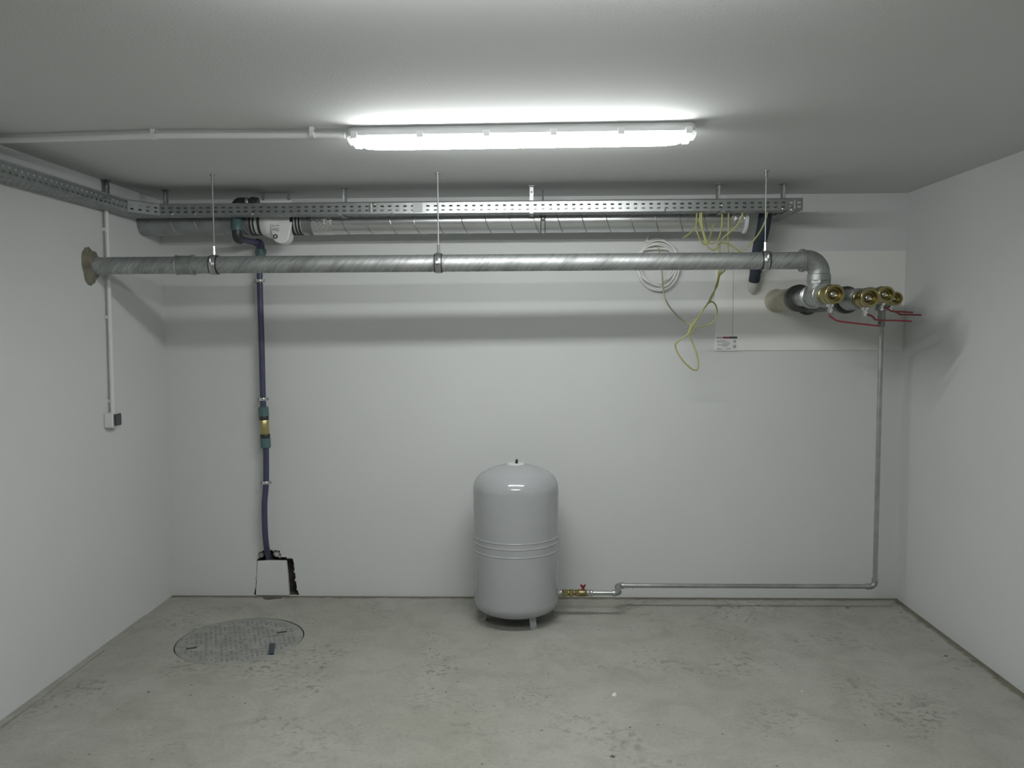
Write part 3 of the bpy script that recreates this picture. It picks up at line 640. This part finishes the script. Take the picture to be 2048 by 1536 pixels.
for sg in (-1, 1): MB().prism([(hx+sg*.004, YT-.004, ZT+.022), (hx+sg*.016, YT-.004, ZT+.042), (hx+sg*.009, YT-.004, ZT+.048), (hx-sg*.004, YT-.004, ZT+.034)], (0, .008, 0)).build('handle_wing', 'red', hd, smooth=0, bevel=.001)

# ================================================================== blue water pipe on the left of the back wall
bl = thing('blue_water_pipe', 'blue plastic water pipe dropping down back wall into niche', 'pipe', (-1.55, -.06, .2))
PB = .06; RB = .0165
pth = smooth_path([at(521, 488, PB), at(521, 505, PB), at(519.5, 560, PB), at(523, 680, PB), at(526, 798, PB), at(529, 850, PB), at(532, 900, PB), at(532, 965, PB), at(529, 1010, PB), at(530, 1060, PB), at(532.5, 1090, PB-.005), at(535, 1104, .015), at(537, 1117, -.03), at(537.5, 1128, -.055)], 6)
MB().tube(pth, RB, 18).build('pipe', 'blue', bl)
top = at(521, 487, PB); XB = top.x; ZB = top.z; PF = .322
# run out of the wall to the vertical piece beside the fan
fr_ = Vector((at(474, 470, PF).x, -PF, ZB)); XF = fr_.x
MB().tube([(XB, -PB-.02, ZB), (XF, -PF+.02, ZB)], RB, 18).build('pipe', 'blue', bl)
MB().tube([(XB, -PB-.05, ZB)]+bend((XB, -PF, ZB), (XB, -PB, ZB), (XB, -PB, 1), .022, 8)+[(XB, -PB, ZB-.04)], .0225, 18).build('elbow', 'blue', bl)
def nut(org, d, L, r, m='teal', nm='coupling_nut', s=16): return MB().lathe(org, d, [(0, r*.82), (.004, r), (L*.55, r), (L*.6, r*.93), (L-.003, r*.88), (L, r*.78)], seg=s).build(nm, m, bl)
nut((XB, -PB, ZB-.028), (0,0,-1), .055, .030)
zt_ = at(474, 398, PF).z
MB().tube([(XF, -PF+.045, ZB)]+bend((XF, -PB, ZB), (XF, -PF, ZB), (XF, -PF, 2.3), .026, 8)+[(XF, -PF, ZB+.055)], .026, 18).build('elbow', 'blackpl', bl)
nut((XF, -PF, ZB+.040), (0,0,1), .075, .0305)
MB().tube([(XF, -PF, ZB+.10), (XF, -PF, zt_-.03)], RB, 18).build('pipe', 'blue', bl)
MB().tube([(XF, -PF, zt_-.06)]+bend((XF, -PF, 1), (XF, -PF, zt_-.018), (0, -PF, zt_-.018), .026, 8)+[(XF+.045, -PF, zt_-.018)], .026, 18).build('elbow', 'blackpl', bl)
nut((XF+.05, -PF, zt_-.018), (1,0,0), .02, .027, 'zinc_dull', 'collar'); nut((XF+.075, -PF, zt_-.018), (1,0,0), .045, .028, 'blackpl')
# union with brass body half way down
def bp(y): return min(pth, key=lambda q: abs(q.z-at(529, y, PB).z))
for y0, y1, r, m, nm in ((813, 832, .0285, 'teal', 'coupling_nut'), (831, 840, .0265, 'blackpl', 'union_ring'), (839, 869, .0255, 'amber', 'union_body'), (868, 877, .0275, 'blackpl', 'union_ring'), (876, 896, .0285, 'teal', 'coupling_nut')):
    a = bp(y0); b = bp(y1); a = Vector((a.x, -PB, at(529, y0, PB).z)); b = Vector((b.x, -PB, at(529, y1, PB).z)); L = (b-a).length
    e = .006 if nm == 'coupling_nut' else .002
    prf = [(0, r*(.78 if y0 < 850 else 1)), (e, r), (L-e, r), (L, r*(.78 if y0 > 850 else 1))] if nm == 'coupling_nut' else [(0, r*.96), (e, r), (L-e, r), (L, r*.96)]
    MB().lathe(a, b-a, prf, seg=16 if nm != 'union_body' else 8).build(nm, m, bl)
for y in (561, 798, 965):
    c = bp(y); c = Vector((c.x, -PB, at(529, y, PB).z))
    k = MB().lathe(c-Vector((0,0,.009)), (0,0,1), [(0, RB), (0, RB+.004), (.003, RB+.006), (.015, RB+.006), (.018, RB+.004), (.018, RB)], seg=24).build('pipe_clamp', 'chrome', bl)
    for sg in (-1, 1): MB().box(c.x+sg*(RB+.004), c.x+sg*(RB+.014), c.y-.004, c.y+.004, c.z-.008, c.z+.008).build('clamp_ear', 'zinc', k, smooth=0, bevel=.001)
    MB().tube([(c.x, c.y+RB, c.z), (c.x, 0, c.z)], .004, 8).build('wall_stud', 'zinc_dull', k)

# ================================================================== dark insulated pipe by the duct end
ip = thing('insulated_pipe', 'dark blue insulated pipe slanting from duct end into wall board', 'pipe', at(1506, 585, .02))
q = [at(1531, 425, .25), at(1527, 455, .22), at(1519, 490, .16), at(1514, 525, .10), at(1508, 562, .045)]
MB().tube(smooth_path(q, 6), [.034]*21+[.030]*4, 18).build('insulation', 'wrap', ip)
MB().tube(smooth_path([at(1508.5, 558, .048), at(1506, 575, .03), at(1504.5, 586, .012)], 6), [.030]*7+[.027, .025, .022, .019, .015, .010], 16).build('plaster_end', 'plaster', ip)['label'] = 'white plaster smear where pipe meets the wall'

# ================================================================== cables
def cable(name, pts, r, m, label, group=None):
    o = MB().tube(smooth_path([at(*q) for q in pts], 7), r, 8).build(name, m)
    return tag(o, label, 'cable', group)
GY = 'yellow cables hanging from the tray'
def K_(l, p0, p1): return [(x, y, p0+(p1-p0)*i/(len(l)-1)) for i, (x, y) in enumerate(l)]
cable('yellow_cable', K_([(1394,416),(1393,440),(1393,458),(1398,474),(1404,485),(1411,489),(1417,485),(1420,474),(1424,460),(1428,448)], .40, .34), .0042, 'cabley', 'yellow cable drooping in a narrow loop against the duct', GY)
cable('yellow_cable', K_([(1401,416),(1400,440),(1405,462),(1410,480),(1414,491),(1420,498),(1428,500),(1434,496),(1437,488),(1444,485),(1458,489),(1472,498),(1484,508),(1496,514)], .41, .36), .0042, 'cabley', 'yellow cable swinging in a wave above the galvanised pipe', GY)
cable('yellow_cable', K_([(1406,418),(1400,436),(1394,450),(1384,462),(1374,471),(1366,476)], .41, .32), .0036, 'cabley', 'yellow cable tail with loose end curling away from the bundle', GY)
cable('yellow_cable', K_([(1404,416),(1403,440),(1407,462),(1413,482),(1420,487),(1428,486),(1436,479),(1441,466),(1444,448),(1444,418)], .42, .38), .0042, 'cabley', 'yellow cable hanging in a wide U below the tray', GY)
cable('yellow_cable', K_([(1457,416),(1457,450),(1456,475),(1456,500),(1458,525),(1450,540),(1438,552)], .40, .30), .0042, 'cabley', 'yellow cable hanging straight down behind the galvanised pipe', GY)
cable('yellow_cable', K_([(1489,416),(1480,440),(1470,455),(1456,468),(1446,476),(1440,490),(1438,520),(1437,545),(1433,566),(1426,590),(1412,612),(1396,634),(1384,652),(1376,668),(1364,677),(1353,685),(1351,694),(1357,709),(1370,726),(1384,738),(1393,740),(1397,731),(1394,710),(1387,690),(1379,672),(1378,660),(1386,644),(1400,628)], .40, .24), .0042, 'cabley', 'long yellow cable ending in the lowest dangling loop', GY)
cable('yellow_cable', K_([(1536,420),(1531,440),(1522,460),(1508,480),(1494,495),(1482,505),(1466,514),(1450,528),(1440,548),(1434,572),(1424,590),(1417,606),(1422,603),(1430,608),(1434,621),(1432,635),(1425,645),(1414,651),(1402,652),(1391,656),(1382,668)], .40, .26), .0042, 'cabley', 'yellow cable sweeping in from the tray end with side loop', GY)
cable('grey_yellow_cable', K_([(1316,492),(1320,515),(1324,545),(1326,575),(1330,595),(1338,612),(1352,629),(1366,641),(1378,647),(1386,655)], .05, .24), .0042, 'cableg', 'dull greyish yellow cable linking white coil to yellow loops')
# white coil
wp = [at(1297, 470, .03), at(1294, 480, .035)]
loops = ((1314, 533, 43, 56, .03), (1317, 522, 36, 36, .04), (1311, 531, 38, 41, .045), (1317, 531, 42, 50, .035))
for li, (cx0, cy0, rx, ry, p_) in enumerate(loops):
    for k in range(14):
        a = math.radians(-118)+2*math.pi*k/14; nx = loops[min(li+1, len(loops)-1)]; f_ = k/14
        wp.append(at((cx0*(1-f_)+nx[0]*f_)+(rx*(1-f_)+nx[2]*f_)*math.cos(a), (cy0*(1-f_)+nx[1]*f_)+(ry*(1-f_)+nx[3]*f_)*math.sin(a), p_*(1-f_)+nx[4]*f_))
wp += [at(1330, 497, .06), at(1346, 512, .06), at(1347, 530, .06), at(1338, 549, .05), at(1326, 563, .05), at(1318, 568, .05)]
tag(MB().tube(smooth_path(wp, 5), .0043, 8).build('white_cable_coil', 'cablew'), 'coil of white cable hanging on the wall behind the galvanised pipe', 'cable')

# ================================================================== manhole cover and floor bits
mh = thing('manhole_cover', 'round cast manhole cover set flush in the concrete floor', 'manhole cover', (MC.x, MC.y, -.01))
RC = MR-.006; ang0 = math.radians(22)
MB().lathe((MC.x, MC.y, -.03), (0,0,1), [(0, RC), (.026, RC), (.028, RC-.003), (.028, .001)], seg=64).build('cover_plate', 'cover', mh, smooth=30)
trd = MB(); ca, sa = math.cos(ang0), math.sin(ang0)
def rotp(u, v): return (MC.x+u*ca-v*sa, MC.y+u*sa+v*ca)
for i in range(-12, 13):
    for j in range(-14, 15):
        u = i*.023; v_ = j*.0195+(.0097 if i % 2 else 0)
        if math.hypot(u, v_) > RC-.03 or random.random() < .3: continue
        l_, w_ = .0085, .0022
        if (i+j) % 2: l_, w_ = w_*1.6, l_*.8
        p4 = [rotp(u+a, v_+b) for a, b in ((-l_, -w_), (l_, -w_), (l_, w_), (-l_, w_))]
        trd.prism([(x, y, -.0022) for x, y in p4], (0, 0, .0022))
to = trd.build('tread', 'tread', mh, smooth=0); to['kind'] = 'stuff'
for px in ((383, 1296), (563, 1264)):
    q = on_floor(*px); d = Vector((ca, sa, 0)); s_ = Vector((-sa, ca, 0))
    MB().prism([q+d*a+s_*b+Vector((0,0,-.0018)) for a, b in ((-.024, -.006), (.024, -.006), (.024, .006), (-.024, .006))], (0,0,.0024)).build('keyhole', 'black', mh, smooth=0)
qa = [on_floor(x, y) for x, y in ((539, 1288.5), (550.5, 1288.5), (548, 1309), (537, 1309))]
tag(MB().prism([k+Vector((0,0,.0003)) for k in qa], (0,0,.006)).build('plastic_scrap', 'scrap', smooth=0, bevel=.001), 'small dark blue plastic scrap lying on the manhole cover', 'scrap')

def chip(px, py, w_, m, label, cat='debris', hgt=.5):
    q = on_floor(px, py); n_ = 7; base = [(q.x+w_*random.uniform(.7, 1.1)*math.cos(2*math.pi*k/n_), q.y+w_*random.uniform(.5, 1.)*math.sin(2*math.pi*k/n_)) for k in range(n_)]
    V = [(x, y, .0002) for x, y in base]+[(q.x+(x-q.x)*.6, q.y+(y-q.y)*.6, w_*hgt*random.uniform(.7, 1.1)) for x, y in base]
    o = MB().add(V, [tuple(range(n_-1, -1, -1)), tuple(range(n_, 2*n_))]+[(k, (k+1) % n_, n_+(k+1) % n_, n_+k) for k in range(n_)]).build('plaster_chip' if m == 'board' else 'concrete_crumb', m, smooth=0)
    tag(o, label, cat, None if m == 'board' else 'dark crumbs on the floor')
chip(1229, 1391, .013, 'board', 'white plaster chip lying on the open concrete floor', hgt=.8)
chip(1604, 1383, .005, 'board', 'tiny white plaster speck on the right half of floor', hgt=.8)
for px, py, w_, lb in ((1695, 1216, .013, 'flat dark crumb on floor below the thin horizontal pipe'), (1802, 1225, .009, 'dark crumb on floor beside the right wall corner'),
                   (1892, 1312, .011, 'dark crumb on open floor near the right wall'), (297, 1384, .009, 'dark crumb on floor between manhole cover and left wall'),
                   (892, 1384, .006, 'small dark crumb on floor in front of the tank'), (1225, 1513, .012, 'flat dark crumb farthest in front of the white chip'),
                   (1260, 1455, .006, 'small dark crumb close in front of the white chip')):
    chip(px, py, w_, 'cavity', lb, hgt=.25)
